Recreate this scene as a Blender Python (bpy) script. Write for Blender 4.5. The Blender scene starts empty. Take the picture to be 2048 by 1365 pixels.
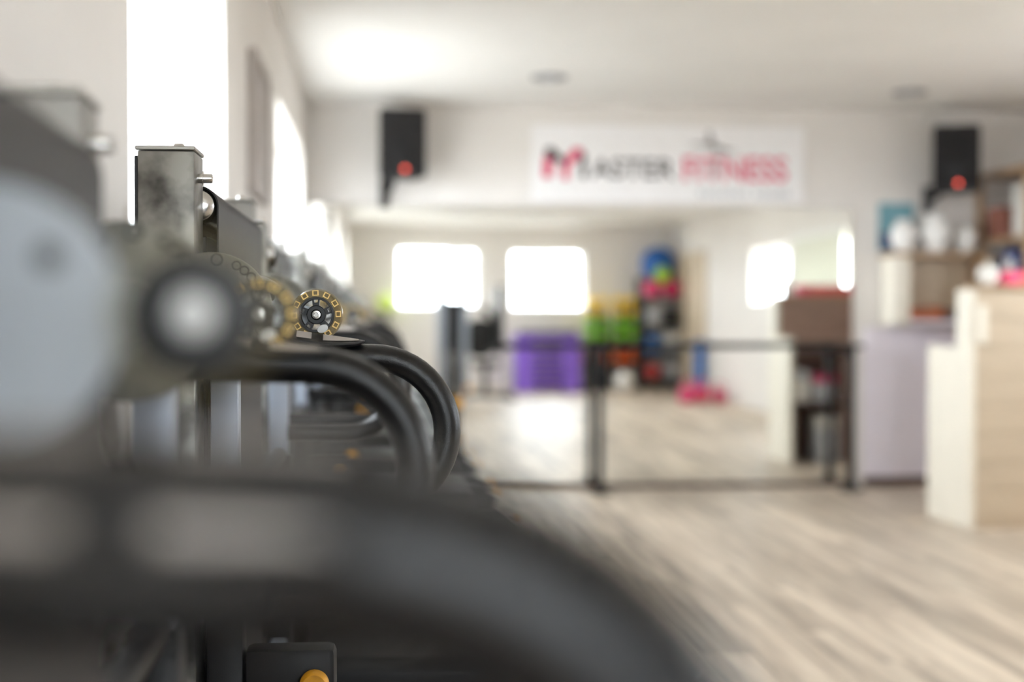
import bpy, bmesh, math, random
from mathutils import Vector, Matrix
random.seed(7)
S = bpy.context.scene
C = S.collection

# ------------------------------------------------------------------ camera
CAM_H = 1.15
cd = bpy.data.cameras.new('camera')
cam = bpy.data.objects.new('camera', cd); C.objects.link(cam)
cam.location = (0, 0, CAM_H)
PSI = math.atan(263/2844.4); TH = math.atan(52.5/2844.4)
cam.rotation_euler = (math.pi/2 - TH, 0, -PSI)
cd.lens = 50; cd.sensor_width = 36; cd.sensor_fit = 'HORIZONTAL'
cd.clip_start = 0.02
cd.dof.use_dof = True; cd.dof.focus_distance = 1.90; cd.dof.aperture_fstop = 1.95
S.camera = cam

# ------------------------------------------------------------------ world, light, exposure
w = bpy.data.worlds.new('World'); S.world = w; w.use_nodes = True
bg = w.node_tree.nodes['Background']
bg.inputs[0].default_value = (0.885, 0.95, 1.02, 1); bg.inputs[1].default_value = 1.0
vs = S.view_settings
vs.view_transform = 'Standard'; vs.look = 'None'; vs.gamma = 1; vs.use_curve_mapping = False
vs.exposure = 4.7
cy = S.cycles
cy.use_denoising = True
cy.use_adaptive_sampling = True; cy.adaptive_threshold = .03
cy.max_bounces = 9; cy.diffuse_bounces = 6; cy.glossy_bounces = 5; cy.transparent_max_bounces = 16
cy.sample_clamp_indirect = 8; cy.caustics_refractive = False; cy.blur_glossy = 0.5

# room: x left -0.475 .. right 4.55, y back -3.1 .. front 9.3, z 0 .. 2.52
XL, XR, YB, YF, ZC = -0.475, 4.55, -3.1, 9.3, 2.52
# window openings: (wall, a0, a1, z0, z1)
WIN_L = [(-1.5, -.2, 1.15, 2.22), (2.77, 4.43, 1.15, 2.22), (6.66, 8.72, 1.15, 2.16)]  # first one is an added window, put in to brighten the back wall
WIN_B = [(0.26, 1.48, 1.24, 2.17), (1.98, 3.10, 1.24, 2.15)]
WIN_R = [(1.45, 3.00, 1.29, 1.95), (3.35, 5.0, 1.29, 1.95), (5.6, 7.0, 1.29, 1.95)]  # last one lies out of view, added to let in more light
TK = 0.27
def portal(name, loc, rot, sx, sz):
    l = bpy.data.lights.new(name, 'AREA'); l.shape = 'RECTANGLE'; l.size = sx; l.size_y = sz
    l.cycles.is_portal = True
    o = bpy.data.objects.new(name, l); C.objects.link(o); o.location = loc; o.rotation_euler = rot
for a0, a1, z0, z1 in WIN_L: portal('window_portal', (XL-TK-.02, (a0+a1)/2, (z0+z1)/2), (0, -math.pi/2, 0), z1-z0, a1-a0)
for a0, a1, z0, z1 in WIN_R: portal('window_portal', (XR+TK+.02, (a0+a1)/2, (z0+z1)/2), (0, math.pi/2, 0), z1-z0, a1-a0)
for a0, a1, z0, z1 in WIN_B: portal('window_portal', ((a0+a1)/2, YB-TK-.02, (z0+z1)/2), (math.pi/2, 0, 0), a1-a0, z1-z0)

# ------------------------------------------------------------------ materials
def srgb(r, g, b):
    f = lambda c: (c/12.92 if c <= .04045 else ((c+.055)/1.055)**2.4)
    return (f(r/255), f(g/255), f(b/255), 1)
MATS = {}
def mat(name, col, rough=.5, metal=0, noise=0, nscale=20, stretch=(1, 1, 1), bump=0, bscale=200, spec=.5, coat=0, ramp=(.3, .7)):
    m = bpy.data.materials.new(name); m.use_nodes = True
    nt = m.node_tree; b = nt.nodes['Principled BSDF']
    c = srgb(*col)
    b.inputs['Base Color'].default_value = c
    b.inputs['Roughness'].default_value = rough; b.inputs['Metallic'].default_value = metal
    b.inputs['Specular IOR Level'].default_value = spec
    b.inputs['Coat Weight'].default_value = coat
    tc = nt.nodes.new('ShaderNodeTexCoord'); mp = nt.nodes.new('ShaderNodeMapping')
    mp.inputs['Scale'].default_value = stretch
    nt.links.new(tc.outputs['Object'], mp.inputs[0])
    nz = nt.nodes.new('ShaderNodeTexNoise'); nz.inputs['Scale'].default_value = nscale; nz.inputs['Detail'].default_value = 4
    nt.links.new(mp.outputs[0], nz.inputs[0])
    rp = nt.nodes.new('ShaderNodeValToRGB'); rp.color_ramp.elements[0].position = ramp[0]; rp.color_ramp.elements[1].position = ramp[1]
    n = noise if noise else .03
    rp.color_ramp.elements[0].color = tuple(x*(1-n) for x in c[:3])+(1,)
    rp.color_ramp.elements[1].color = tuple(min(1, x*(1+n)) for x in c[:3])+(1,)
    nt.links.new(nz.outputs[0], rp.inputs[0]); nt.links.new(rp.outputs[0], b.inputs['Base Color'])
    if bump:
        n2 = nt.nodes.new('ShaderNodeTexNoise'); n2.inputs['Scale'].default_value = bscale
        bp = nt.nodes.new('ShaderNodeBump'); bp.inputs['Strength'].default_value = bump; bp.inputs['Distance'].default_value = .001
        nt.links.new(tc.outputs['Object'], n2.inputs[0]); nt.links.new(n2.outputs[0], bp.inputs['Height'])
        nt.links.new(bp.outputs[0], b.inputs['Normal'])
    MATS[name] = m; return m
mat('wall', (231, 226, 221), .9, noise=.02, nscale=3)
mat('wall_lilac', (242, 234, 242), .85, noise=.02, nscale=3)
mat('ceiling', (242, 240, 236), .9, noise=.02, nscale=2)
mat('window_white', (240, 240, 238), .4)
mat('banner', (244, 242, 242), .6)
mat('ink_black', (60, 55, 58), .7); mat('ink_pink', (222, 60, 110), .7); mat('ink_grey', (150, 146, 146), .7)
mat('black_plastic', (15, 15, 17), .45, bump=.15, bscale=400)
mat('black_metal', (17, 17, 19), .4, .3)
mat('foam', (6, 6, 8), .30, bump=.3, bscale=900, spec=.5, noise=.1, nscale=60)
mat('belt', (40, 36, 35), .62, noise=.12, nscale=14, stretch=(1, 8, .05), bump=.1, bscale=600)
mat('steel', (158, 156, 150), .32, 1, noise=.14, nscale=18, bump=.06, bscale=90)
mat('steel_worn', (116, 115, 111), .36, 1, noise=.62, ramp=(.4, .6), nscale=13, bump=.1, bscale=60)
mat('steel_lit', (150, 148, 144), .45, .8, noise=.06, nscale=18)  # far rails: lighter tone paints in their brighter reflections
mat('steel_bright', (208, 206, 202), .22, 1)
mat('silver', (186, 192, 198), .45, .4, noise=.05, nscale=30)
mat('disc_plastic', (134, 134, 128), .38, .25, noise=.05, nscale=40, coat=.2)
mat('dimple', (92, 92, 88), .4, .2)
mat('gold', (232, 198, 124), .45, .1, noise=.08, nscale=90)
mat('amber_knob', (222, 158, 30), .45, 0, noise=.15, nscale=60)
mat('hub_black', (17, 18, 20), .42)
mat('sticker', (172, 165, 159), .6)
mat('tab_dull', (150, 138, 104), .5, noise=.1, nscale=60)
mat('spot_white', (226, 228, 228), .5)
mat('cream', (238, 230, 214), .5, noise=.03, nscale=6)
mat('beige_wood', (198, 179, 154), .5, noise=.06, nscale=5, stretch=(1, 1, 9))
mat('brown_wood', (166, 138, 124), .5, noise=.15, nscale=6, stretch=(1.5, 1.5, 9))
mat('dark_brown', (92, 72, 64), .5, noise=.15, nscale=6, stretch=(1, 1, 6))
mat('tan_wood', (176, 146, 112), .5, noise=.12, nscale=6, stretch=(1, 6, 6))
mat('porcelain', (244, 242, 238), .15, coat=.5)
mat('red_led', (210, 70, 60), .4)
m_ = MATS['red_led'].node_tree.nodes['Principled BSDF']; m_.inputs['Emission Color'].default_value = (1, .12, .08, 1); m_.inputs['Emission Strength'].default_value = .14
mat('speaker_cloth', (26, 24, 25), .85, bump=.4, bscale=900)
for n, c in dict(purple=(152, 112, 226), yellow=(252, 204, 20), green=(136, 218, 26), orange=(240, 96, 18), pale_lime=(220, 242, 130), blue=(20, 92, 170),
                 pink=(222, 66, 120), magenta=(200, 40, 96), lime=(170, 214, 60), red=(204, 74, 70), teal=(112, 160, 172), navy=(40, 62, 120),
                 sky=(52, 118, 196), grey=(150, 150, 152), light_grey=(200, 202, 206), offwhite=(234, 230, 222), hot_pink=(238, 80, 120),
                 coral=(240, 112, 112), brick=(188, 104, 60), beige=(214, 196, 170), pale_green=(222, 228, 200), poster=(170, 161, 155)).items():
    mat(n, c, .45, noise=.05, nscale=10)
mat('pavement', (150, 146, 140), .9, noise=.1, nscale=2)
mat('dull_red', (150, 96, 80), .6)
mat('machine_grey', (160, 168, 182), .4, .2)

def custom(name):
    m = bpy.data.materials.new(name); m.use_nodes = True; m.node_tree.nodes.clear(); MATS[name] = m
    nt = m.node_tree; out = nt.nodes.new('ShaderNodeOutputMaterial'); return m, nt, out
# mirror glass
m, nt, out = custom('mirror_glass')
g = nt.nodes.new('ShaderNodeBsdfGlossy'); g.inputs['Roughness'].default_value = 0.0; g.inputs['Color'].default_value = (.94, .955, .93, 1)
nt.links.new(g.outputs[0], out.inputs[0])
# window glass
m, nt, out = custom('window_glass')
tr = nt.nodes.new('ShaderNodeBsdfTransparent'); tr.inputs[0].default_value = (.97, .98, .98, 1)
g = nt.nodes.new('ShaderNodeBsdfGlossy'); g.inputs['Roughness'].default_value = .02
mx = nt.nodes.new('ShaderNodeMixShader'); mx.inputs[0].default_value = .05
nt.links.new(tr.outputs[0], mx.inputs[1]); nt.links.new(g.outputs[0], mx.inputs[2]); nt.links.new(mx.outputs[0], out.inputs[0])
# pale green translucent blind
m, nt, out = custom('blind')
d = nt.nodes.new('ShaderNodeBsdfDiffuse'); d.inputs[0].default_value = srgb(234, 234, 222)
t = nt.nodes.new('ShaderNodeBsdfTranslucent'); t.inputs[0].default_value = srgb(222, 222, 206)
mx = nt.nodes.new('ShaderNodeMixShader'); mx.inputs[0].default_value = .12
nt.links.new(d.outputs[0], mx.inputs[1]); nt.links.new(t.outputs[0], mx.inputs[2]); nt.links.new(mx.outputs[0], out.inputs[0])
# translucent wheel urethane: amber, and a clearer one
for nm, colr, lo_, hi_ in (('urethane', (142, 124, 84), .35, .7), ('urethane_clear', (200, 184, 140), .03, .10)):
    m, nt, out = custom(nm)
    p = nt.nodes.new('ShaderNodeBsdfPrincipled'); p.inputs['Base Color'].default_value = srgb(*colr); p.inputs['Roughness'].default_value = .2
    nz = nt.nodes.new('ShaderNodeTexNoise'); nz.inputs['Scale'].default_value = 60
    tr = nt.nodes.new('ShaderNodeBsdfTransparent'); tr.inputs[0].default_value = srgb(250, 249, 245) if nm == 'urethane_clear' else srgb(243, 237, 218)
    mr = nt.nodes.new('ShaderNodeMapRange'); mr.inputs[3].default_value = lo_; mr.inputs[4].default_value = hi_
    nt.links.new(nz.outputs[0], mr.inputs[0])
    mx = nt.nodes.new('ShaderNodeMixShader')
    nt.links.new(mr.outputs[0], mx.inputs[0]); nt.links.new(tr.outputs[0], mx.inputs[1]); nt.links.new(p.outputs[0], mx.inputs[2]); nt.links.new(mx.outputs[0], out.inputs[0])
# laminate planks
m, nt, out = custom('laminate')
p = nt.nodes.new('ShaderNodeBsdfPrincipled'); p.inputs['Roughness'].default_value = .44; p.inputs['Specular IOR Level'].default_value = .45
oi = nt.nodes.new('ShaderNodeObjectInfo'); tc = nt.nodes.new('ShaderNodeTexCoord')
add = nt.nodes.new('ShaderNodeVectorMath'); add.operation = 'ADD'
sc = nt.nodes.new('ShaderNodeVectorMath'); sc.operation = 'SCALE'; sc.inputs['Scale'].default_value = 40
cmb = nt.nodes.new('ShaderNodeCombineXYZ')
for i in range(3): nt.links.new(oi.outputs['Random'], cmb.inputs[i])
nt.links.new(cmb.outputs[0], sc.inputs[0]); nt.links.new(tc.outputs['Object'], add.inputs[0]); nt.links.new(sc.outputs[0], add.inputs[1])
mp = nt.nodes.new('ShaderNodeMapping'); mp.inputs['Scale'].default_value = (16, .8, 1); nt.links.new(add.outputs[0], mp.inputs[0])
nz = nt.nodes.new('ShaderNodeTexNoise'); nz.inputs['Scale'].default_value = 1.0; nz.inputs['Detail'].default_value = 5; nz.inputs['Roughness'].default_value = .6
nt.links.new(mp.outputs[0], nz.inputs[0])
rp = nt.nodes.new('ShaderNodeValToRGB'); el = rp.color_ramp.elements
el[0].position = .28; el[0].color = srgb(140, 126, 112); el[1].position = .74; el[1].color = srgb(236, 219, 196)
e = el.new(.5); e.color = srgb(200, 182, 161)
nt.links.new(nz.outputs[0], rp.inputs[0])
hs = nt.nodes.new('ShaderNodeHueSaturation'); hs.inputs['Saturation'].default_value = .9
mr = nt.nodes.new('ShaderNodeMapRange'); mr.inputs[3].default_value = .8; mr.inputs[4].default_value = 1.2
nt.links.new(oi.outputs['Random'], mr.inputs[0]); nt.links.new(mr.outputs[0], hs.inputs['Value']); nt.links.new(rp.outputs[0], hs.inputs['Color'])
nt.links.new(hs.outputs[0], p.inputs['Base Color']); nt.links.new(p.outputs[0], out.inputs[0])

# ------------------------------------------------------------------ geometry helpers
class MB:
    def __init__(s): s.bm = bmesh.new()
    def box(s, x0, x1, y0, y1, z0, z1, bev=0, seg=2):
        r = bmesh.ops.create_cube(s.bm, size=1)
        vs_ = r['verts']
        for v in vs_:
            v.co = Vector(((x0+x1)/2+v.co.x*(x1-x0), (y0+y1)/2+v.co.y*(y1-y0), (z0+z1)/2+v.co.z*(z1-z0)))
        if bev:
            ed = list({e for v in vs_ for e in v.link_edges})
            bmesh.ops.bevel(s.bm, geom=ed, offset=bev, segments=seg, affect='EDGES', profile=.5)
        return s
    def lathe(s, prof, o, axis='z', n=32):
        """prof: list of (radius, height along axis)"""
        ax = {'x': (Vector((0, 1, 0)), Vector((0, 0, 1)), Vector((1, 0, 0))), 'y': (Vector((0, 0, 1)), Vector((1, 0, 0)), Vector((0, 1, 0))),
              'z': (Vector((1, 0, 0)), Vector((0, 1, 0)), Vector((0, 0, 1)))}[axis] if isinstance(axis, str) else axis
        o = Vector(o); rings = []
        for r, h in prof:
            if r < 1e-6: rings.append([s.bm.verts.new(o+ax[2]*h)])
            else: rings.append([s.bm.verts.new(o+ax[0]*r*math.cos(2*math.pi*k/n)+ax[1]*r*math.sin(2*math.pi*k/n)+ax[2]*h) for k in range(n)])
        for a, b in zip(rings, rings[1:]):
            for k in range(n):
                k2 = (k+1) % n
                f = [a[k % len(a)], a[k2 % len(a)], b[k2 % len(b)], b[k % len(b)]]
                f = list(dict.fromkeys(f))
                if len(f) > 2:
                    try: s.bm.faces.new(f)
                    except ValueError: pass
        return s
    def cyl(s, o, axis, r, h, n=24, bev=0):
        b = bev if bev else min(r, abs(h))*.08
        return s.lathe([(0, 0), (r-b, 0), (r, b), (r, h-b), (r-b, h), (0, h)], o, axis, n)
    def ring(s, o, axis, ri, ro, h, n=48):
        b = min(ro-ri, h)*.15
        return s.lathe([(ri, b), (ri+b, 0), (ro-b, 0), (ro, b), (ro, h-b), (ro-b, h), (ri+b, h), (ri, h-b), (ri, b)], o, axis, n)
    def ball(s, o, r, n=28, sz=1):
        k = 14
        return s.lathe([(r*math.sin(math.pi*i/k), -r*sz*math.cos(math.pi*i/k)) for i in range(k+1)], o, 'z', n)
    def tube(s, pts, r, n=20, caps=True):
        pts = [Vector(p) for p in pts]; rings = []
        t0 = (pts[1]-pts[0]).normalized()
        u = t0.orthogonal().normalized()
        for i, p in enumerate(pts):
            t = (pts[min(i+1, len(pts)-1)]-pts[max(i-1, 0)]).normalized()
            u = (u-t*u.dot(t)).normalized(); v = t.cross(u)
            rr = r(i/(len(pts)-1)) if callable(r) else r
            rings.append([s.bm.verts.new(p+u*rr*math.cos(2*math.pi*k/n)+v*rr*math.sin(2*math.pi*k/n)) for k in range(n)])
        for a, b in zip(rings, rings[1:]):
            for k in range(n): s.bm.faces.new([a[k], a[(k+1) % n], b[(k+1) % n], b[k]])
        if caps: s.bm.faces.new(rings[0][::-1]); s.bm.faces.new(rings[-1])
        return s
    def prism(s, poly, a, b, plane='xz'):
        """extrude a 2D polygon from a to b along the remaining axis"""
        def P(q, h): return {'xz': (q[0], h, q[1]), 'xy': (q[0], q[1], h), 'yz': (h, q[0], q[1])}[plane]
        lo = [s.bm.verts.new(P(q, a)) for q in poly]; hi = [s.bm.verts.new(P(q, b)) for q in poly]
        s.bm.faces.new(lo); s.bm.faces.new(hi[::-1])
        n = len(poly)
        for k in range(n): s.bm.faces.new([lo[k], hi[k], hi[(k+1) % n], lo[(k+1) % n]])
        return s
    def mesh(s, name):
        bmesh.ops.recalc_face_normals(s.bm, faces=s.bm.faces)
        me = bpy.data.meshes.new(name); s.bm.to_mesh(me); s.bm.free()
        return me
    def build(s, name, material, parent=None, smooth=True, angle=40):
        me = s.mesh(name)
        o = bpy.data.objects.new(name, me); C.objects.link(o)
        me.materials.append(MATS[material])
        if smooth:
            for p_ in me.polygons: p_.use_smooth = True
            me.set_sharp_from_angle(angle=math.radians(angle))
        if parent: o.parent = parent
        return o
def tag(o, label, cat, group=None, kind=None):
    o['label'] = label; o['category'] = cat
    if group: o['group'] = group
    if kind: o['kind'] = kind
    return o
def struct(o): o['kind'] = 'structure'; return o
def empty(name, loc, rz=0):
    o = bpy.data.objects.new(name, None); C.objects.link(o); o.location = loc; o.rotation_euler = (0, 0, rz); o.empty_display_size = .1
    return o
def place(o, loc, rot=(0, 0, 0)): o.location = loc; o.rotation_euler = rot; return o
def copy_tree(o, parent=None):
    c = o.copy(); C.objects.link(c); c.parent = parent
    for ch in list(o.children): copy_tree(ch, c)
    return c

# ------------------------------------------------------------------ the room
# floor: sub-floor and individual planks
fl = struct(MB().box(XL-.3, XR+.3, YB-.3, YF+.3, -.12, -.012).build('floor', 'dark_brown', smooth=False))
PW, PL = .192, 1.29
x = XL
col_i = 0
while x < XR-.01:
    x1 = min(x+PW, XR)
    y = YB - PL*((col_i*.37) % 1)
    while y < YF:
        a, b = max(y, YB), min(y+PL, YF)
        if b-a > .02:
            cx_, cy_ = (x+x1)/2, (a+b)/2
            o = MB().box(x+.0012-cx_, x1-.0012-cx_, a+.0012-cy_, b-.0012-cy_, -.012, 0).build('plank', 'laminate', fl, smooth=False)
            o.location = (cx_, cy_, 0)
        y += PL
    x += PW; col_i += 1
struct(MB().box(-40, 44, -40, 46, -.35, -.25).build('ground', 'pavement', smooth=False))
struct(MB().box(XL-TK, XR+TK, YB-TK, YF+TK, ZC, ZC+.15).build('ceiling', 'ceiling', smooth=False))
def wall_with_windows(name, axis, pos, thick, a0, a1, wins, material='wall', extra=()):
    mb = MB()
    def bx(p, q, z0, z1):
        lo, hi = min(pos, pos+thick), max(pos, pos+thick)
        if axis == 'x': mb.box(lo, hi, p, q, z0, z1)
        else: mb.box(p, q, lo, hi, z0, z1)
    cur = a0
    for w0, w1, z0, z1 in wins:
        bx(cur, w0, -.1, ZC); bx(w0, w1, -.1, z0); bx(w0, w1, z1, ZC); cur = w1
    bx(cur, a1, -.1, ZC)
    return struct(mb.build(name, material, smooth=False))
wall_with_windows('wall_left', 'x', XL, -TK, YB, YF, WIN_L)
wall_with_windows('wall_back', 'y', YB, -TK, XL-TK, XR+TK, WIN_B)
wall_with_windows('wall_right', 'x', XR, TK, YB, YF, WIN_R)
struct(MB().box(XL-TK, XR+TK, YF+.01, YF+TK, -.1, ZC).build('wall_front', 'wall', smooth=False))
# lilac dado right of the mirror, a few millimetres of board
struct(MB().box(3.24, XR-.03, YF-.012, YF+.012, .06, 1.06).build('trim_1', 'wall_lilac', smooth=False))
# windows
wn = 0
def window(axis, pos, a0, a1, z0, z1, mull=1, blind=False):
    global wn
    wn += 1
    t = .05
    def bx(mb, p0, p1, q0, q1, d=.03):
        if axis == 'x': mb.box(pos-d, pos+d, p0, p1, q0, q1, .004, 1)
        else: mb.box(p0, p1, pos-d, pos+d, q0, q1, .004, 1)
        return mb
    fr = MB(); bx(fr, a0, a0+t, z0, z1); bx(fr, a1-t, a1, z0, z1); bx(fr, a0+t, a1-t, z0, z0+t); bx(fr, a0+t, a1-t, z1-t, z1)
    root = struct(fr.build('window_%d' % wn, 'window_white', smooth=False))
    for k in range(mull):
        c = a0+(a1-a0)*(k+1)/(mull+1)
        bx(MB(), c-.03, c+.03, z0+t, z1-t, .028).build('mullion', 'window_white', root, smooth=False)
    n = mull+1
    for k in range(n):
        p = a0+t+(a1-a0-2*t)*k/n; q = a0+t+(a1-a0-2*t)*(k+1)/n
        bx(MB(), p+.004, q-.004, z0+t-.005, z1-t+.005, .006).build('pane', 'window_glass', root, smooth=False)
    return root
for a0, a1, z0, z1 in WIN_L: window('x', XL-TK+.01, a0, a1, z0, z1)
for a0, a1, z0, z1 in WIN_B: window('y', YB-TK+.05, a0, a1, z0, z1)
for i, (a0, a1, z0, z1) in enumerate(WIN_R): window('x', XR+TK-.05, a0, a1, z0, z1)
# pale blind in front of the second right-hand window
b = empty('roller_blind', (XR-.04, 4.17, 1.98))
MB().box(-.003, .003, -.86, .86, -.72, -.01).build('blind_cloth', 'blind', b, smooth=False)
MB().cyl((0, -.88, 0), 'y', .025, 1.76).build('roller', 'window_white', b)
MB().cyl((0, -.86, -.725), 'y', .01, 1.72).build('hem_bar', 'window_white', b)
tag(b, 'pale green roller blind, seen in the mirror above the reception desk', 'blind')
# door on the right wall behind the camera, seen in the mirror
dr = struct(MB().box(XR-.035, XR-.002, -2.62, -1.02, 0, 2.04).build('door_1', 'beige', smooth=False))
for a, bq in ((-2.62, -2.54), (-1.10, -1.02)): MB().box(XR-.06, XR-.034, a, bq, 0, 2.04, .004, 1).build('door_jamb', 'beige', dr, smooth=False)
MB().box(XR-.06, XR-.034, -2.62, -1.02, 1.96, 2.04, .004, 1).build('door_head', 'beige', dr, smooth=False)
MB().box(XR-.05, XR-.034, -1.85, -1.80, .02, 1.96).build('door_gap', 'dark_brown', dr, smooth=False)
MB().tube([(XR-.035, -1.74, 1.02), (XR-.09, -1.74, 1.02), (XR-.09, -1.62, 1.02)], .01).build('door_handle', 'steel', dr)
# baseboards
struct(MB().box(3.24, XR-.03, YF-.02, YF+.012, 0, .06, .004, 1).build('baseboard_front', 'dark_brown', smooth=False))
struct(MB().box(XL, XL+.012, YB, YF-.05, 0, .06, .003, 1).build('baseboard_left', 'cream', smooth=False))
struct(MB().box(XL, XR-.01, YB, YB+.012, 0, .06, .003, 1).build('baseboard_back', 'cream', smooth=False))

# ------------------------------------------------------------------ mirror wall and barre
mir = empty('wall_mirror', ((XL+3.16)/2, YF, 0))
tag(mir, 'wide wall mirror of four panes below the white banner', 'mirror')
n = 4; mw = (3.16-XL-.02)/n
for k in range(n):
    c = XL+.01+mw*(k+.5)
    o = MB().box(-mw/2+.001, mw/2-.001, -.004, .004, .035, 1.865).build('mirror_pane', 'mirror_glass', mir, smooth=False)
    o.location = (c-mir.location.x, -.006, 0); o.rotation_euler = (math.radians((.03, -.03, .04, 0)[k]), 0, math.radians((.02, -.02, .0, .02)[k]))
MB().box(XL+.005-mir.location.x, 3.165-mir.location.x, -.02, .004, .0, .032, .003, 1).build('bottom_channel', 'dark_brown', mir, smooth=False)

ba = empty('ballet_barre', (1.41, 9.06, 0))
for px in (0, 1.66):
    MB().tube([(px, 0, .01), (px, 0, .93)], .024).build('post', 'black_metal', ba)
    MB().lathe([(0, 0), (.085, 0), (.085, .008), (.06, .016), (.032, .024), (.032, .06), (0, .06)], (px, 0, 0), 'z').build('foot_plate', 'black_metal', ba)
    MB().tube([(px, 0, .92), (px, 0, .95)], .03).build('bar_clamp', 'black_metal', ba)
MB().tube([(-.75, 0, .945), (1.74, 0, .945)], .0155).build('barre_rail', 'black_metal', ba)
tag(ba, 'black ballet barre standing in front of the mirror', 'barre')

# ------------------------------------------------------------------ banner
bn = MB().box(.99, 2.82, YF-.004, YF+.012, 1.895, 2.40, .001, 1).build('wall_banner', 'banner', smooth=False)
tag(bn, 'white banner reading MASTER FITNESS above the mirror', 'banner')
YT = YF-.006
def text(body, x, z, h, width, material, name='lettering', parent=bn):
    cu = bpy.data.curves.new(name, 'FONT'); cu.body = body; cu.size = 1; cu.extrude = .02; cu.offset = .012
    t = bpy.data.objects.new('tmp', cu); C.objects.link(t)
    bpy.context.view_layer.update()
    me = bpy.data.meshes.new_from_object(t.evaluated_get(bpy.context.evaluated_depsgraph_get()))
    bpy.data.objects.remove(t)
    xs = [v.co.x for v in me.vertices]; zs = [v.co.y for v in me.vertices]
    sx = width/(max(xs)-min(xs)); sz = h/(max(zs)-min(zs))
    for v in me.vertices:
        v.co = Vector((x+(v.co.x-min(xs))*sx, YT+v.co.z*.05, z+(v.co.y-min(zs))*sz))
    me.materials.append(MATS[material])
    o = bpy.data.objects.new(name, me); C.objects.link(o); o.parent = parent
    return o
text('ASTER', 1.385, 2.05, .13, .555, 'ink_black')
MB().prism([(1.315, 2.05), (1.35, 2.05), (1.35, 2.20), (1.31, 2.24)], YT, YT+.003).build('letter_m_leg', 'ink_black', bn, smooth=False)
text('FITNESS', 2.00, 2.035, .165, .70, 'ink_pink')
# stylised M: a dark raised arm and a pink raised arm on two legs
MB().prism([(1.06, 2.05), (1.12, 2.05), (1.13, 2.17), (1.07, 2.20)], YT, YT+.003).build('letter_m_leg', 'ink_pink', bn, smooth=False)
MB().prism([(1.19, 2.04), (1.235, 2.04), (1.24, 2.19), (1.185, 2.17)], YT, YT+.003).build('letter_m_leg', 'ink_pink', bn, smooth=False)
MB().prism([(1.07, 2.235), (1.12, 2.255), (1.21, 2.17), (1.20, 2.13), (1.15, 2.16), (1.09, 2.19)], YT-.001, YT+.003).build('letter_m_arm', 'ink_black', bn, smooth=False)
MB().prism([(1.20, 2.15), (1.27, 2.25), (1.33, 2.24), (1.30, 2.18), (1.24, 2.13)], YT-.001, YT+.003).build('letter_m_arm', 'ink_pink', bn, smooth=False)
# leaping gymnast emblem
MB().prism([(2.05, 2.285), (2.15, 2.29), (2.17, 2.33), (2.20, 2.33), (2.21, 2.285), (2.30, 2.25), (2.36, 2.245), (2.30, 2.225), (2.22, 2.235), (2.17, 2.265), (2.05, 2.275)], YT, YT+.003).build('gymnast_emblem', 'ink_grey', bn, smooth=False)
MB().lathe([(0, 0), (.018, 0), (.018, .003), (0, .003)], (2.175, YT, 2.35), 'y', 16).build('gymnast_head', 'ink_grey', bn)
MB().prism([(2.20, 2.20), (2.225, 2.20), (2.215, 2.05), (2.20, 2.05)], YT-.001, YT+.002).build('gymnast_leg', 'ink_grey', bn, smooth=False)
for k in range(12):
    xx = 2.10+k*.05 + (.03 if k > 6 else 0)
    MB().box(xx, xx+.034, YT, YT+.003, 1.935, 1.975).build('small_print', 'light_grey', bn, smooth=False)

# ------------------------------------------------------------------ loudspeakers
def speaker(loc, rz, label, arm):
    r = empty('loudspeaker', loc, rz)
    cab = MB().prism([(-.15, .10), (.15, .10), (.115, -.13), (-.115, -.13)], -.215, .215, 'xy')
    bmesh.ops.bevel(cab.bm, geom=cab.bm.edges[:], offset=.012, segments=2, affect='EDGES')
    c_ = cab.build('cabinet', 'black_plastic', r)
    c_.rotation_euler = (math.pi, 0, 0)
    MB().box(-.133, .133, -.108, -.098, -.19, .19, .004, 1).build('grille', 'speaker_cloth', r, smooth=False)
    MB().lathe([(.0, -.004), (.075, 0), (.088, .006), (.088, .01)], (0, -.108, -.06), 'y').build('woofer_ring', 'black_metal', r)
    MB().cyl((.01, -.116, -.165), 'y', .013, .01).build('red_badge', 'red_led', r)
    MB().tube(arm[0], .02).build('bracket_arm', 'black_metal', r)
    a = arm[0][-1]
    MB().box(a[0]-.03, a[0]+.03, a[1]-.006, a[1]+.006, a[2]-.09, a[2]+.09, .003, 1).build('wall_plate', 'black_metal', r, smooth=False)
    tag(r, label, 'speaker', 'wall speakers')
    return r
speaker((.128, 9.02, 2.225), math.radians(8), 'black loudspeaker on the wall left of the banner', ([(-.04, .04, -.19), (-.05, .06, -.26), (-.06, .20, -.29), (-.066, .268, -.29)],))
speaker((3.74, 9.0, 2.165), math.radians(-18), 'black loudspeaker on the wall right of the banner, above the reception desk', ([(-.06, .02, -.19), (-.12, .05, -.24), (-.14, .20, -.24), (-.16, .243, -.24)],))

# recessed ceiling lights
for i, (lx, ly, lab) in enumerate(((.97, 8.15, 'small unlit ceiling spotlight in front of the banner, the left one of two'), (3.24, 8.5, 'small unlit ceiling spotlight above the reception desk, the right one of two'))):
    r = empty('ceiling_spotlight', (lx, ly, ZC))
    MB().ring((0, 0, -.012), 'z', .075, .105, .012).build('trim_ring', 'grey', r)
    MB().lathe([(.075, -.001), (.055, -.006), (.0, -.006)], (0, 0, 0), 'z').build('reflector', 'grey', r)
    MB().cyl((0, 0, -.022), 'z', .03, .016).build('lamp', 'light_grey', r)
    tag(r, lab, 'ceiling light', 'ceiling spotlights')

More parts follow.
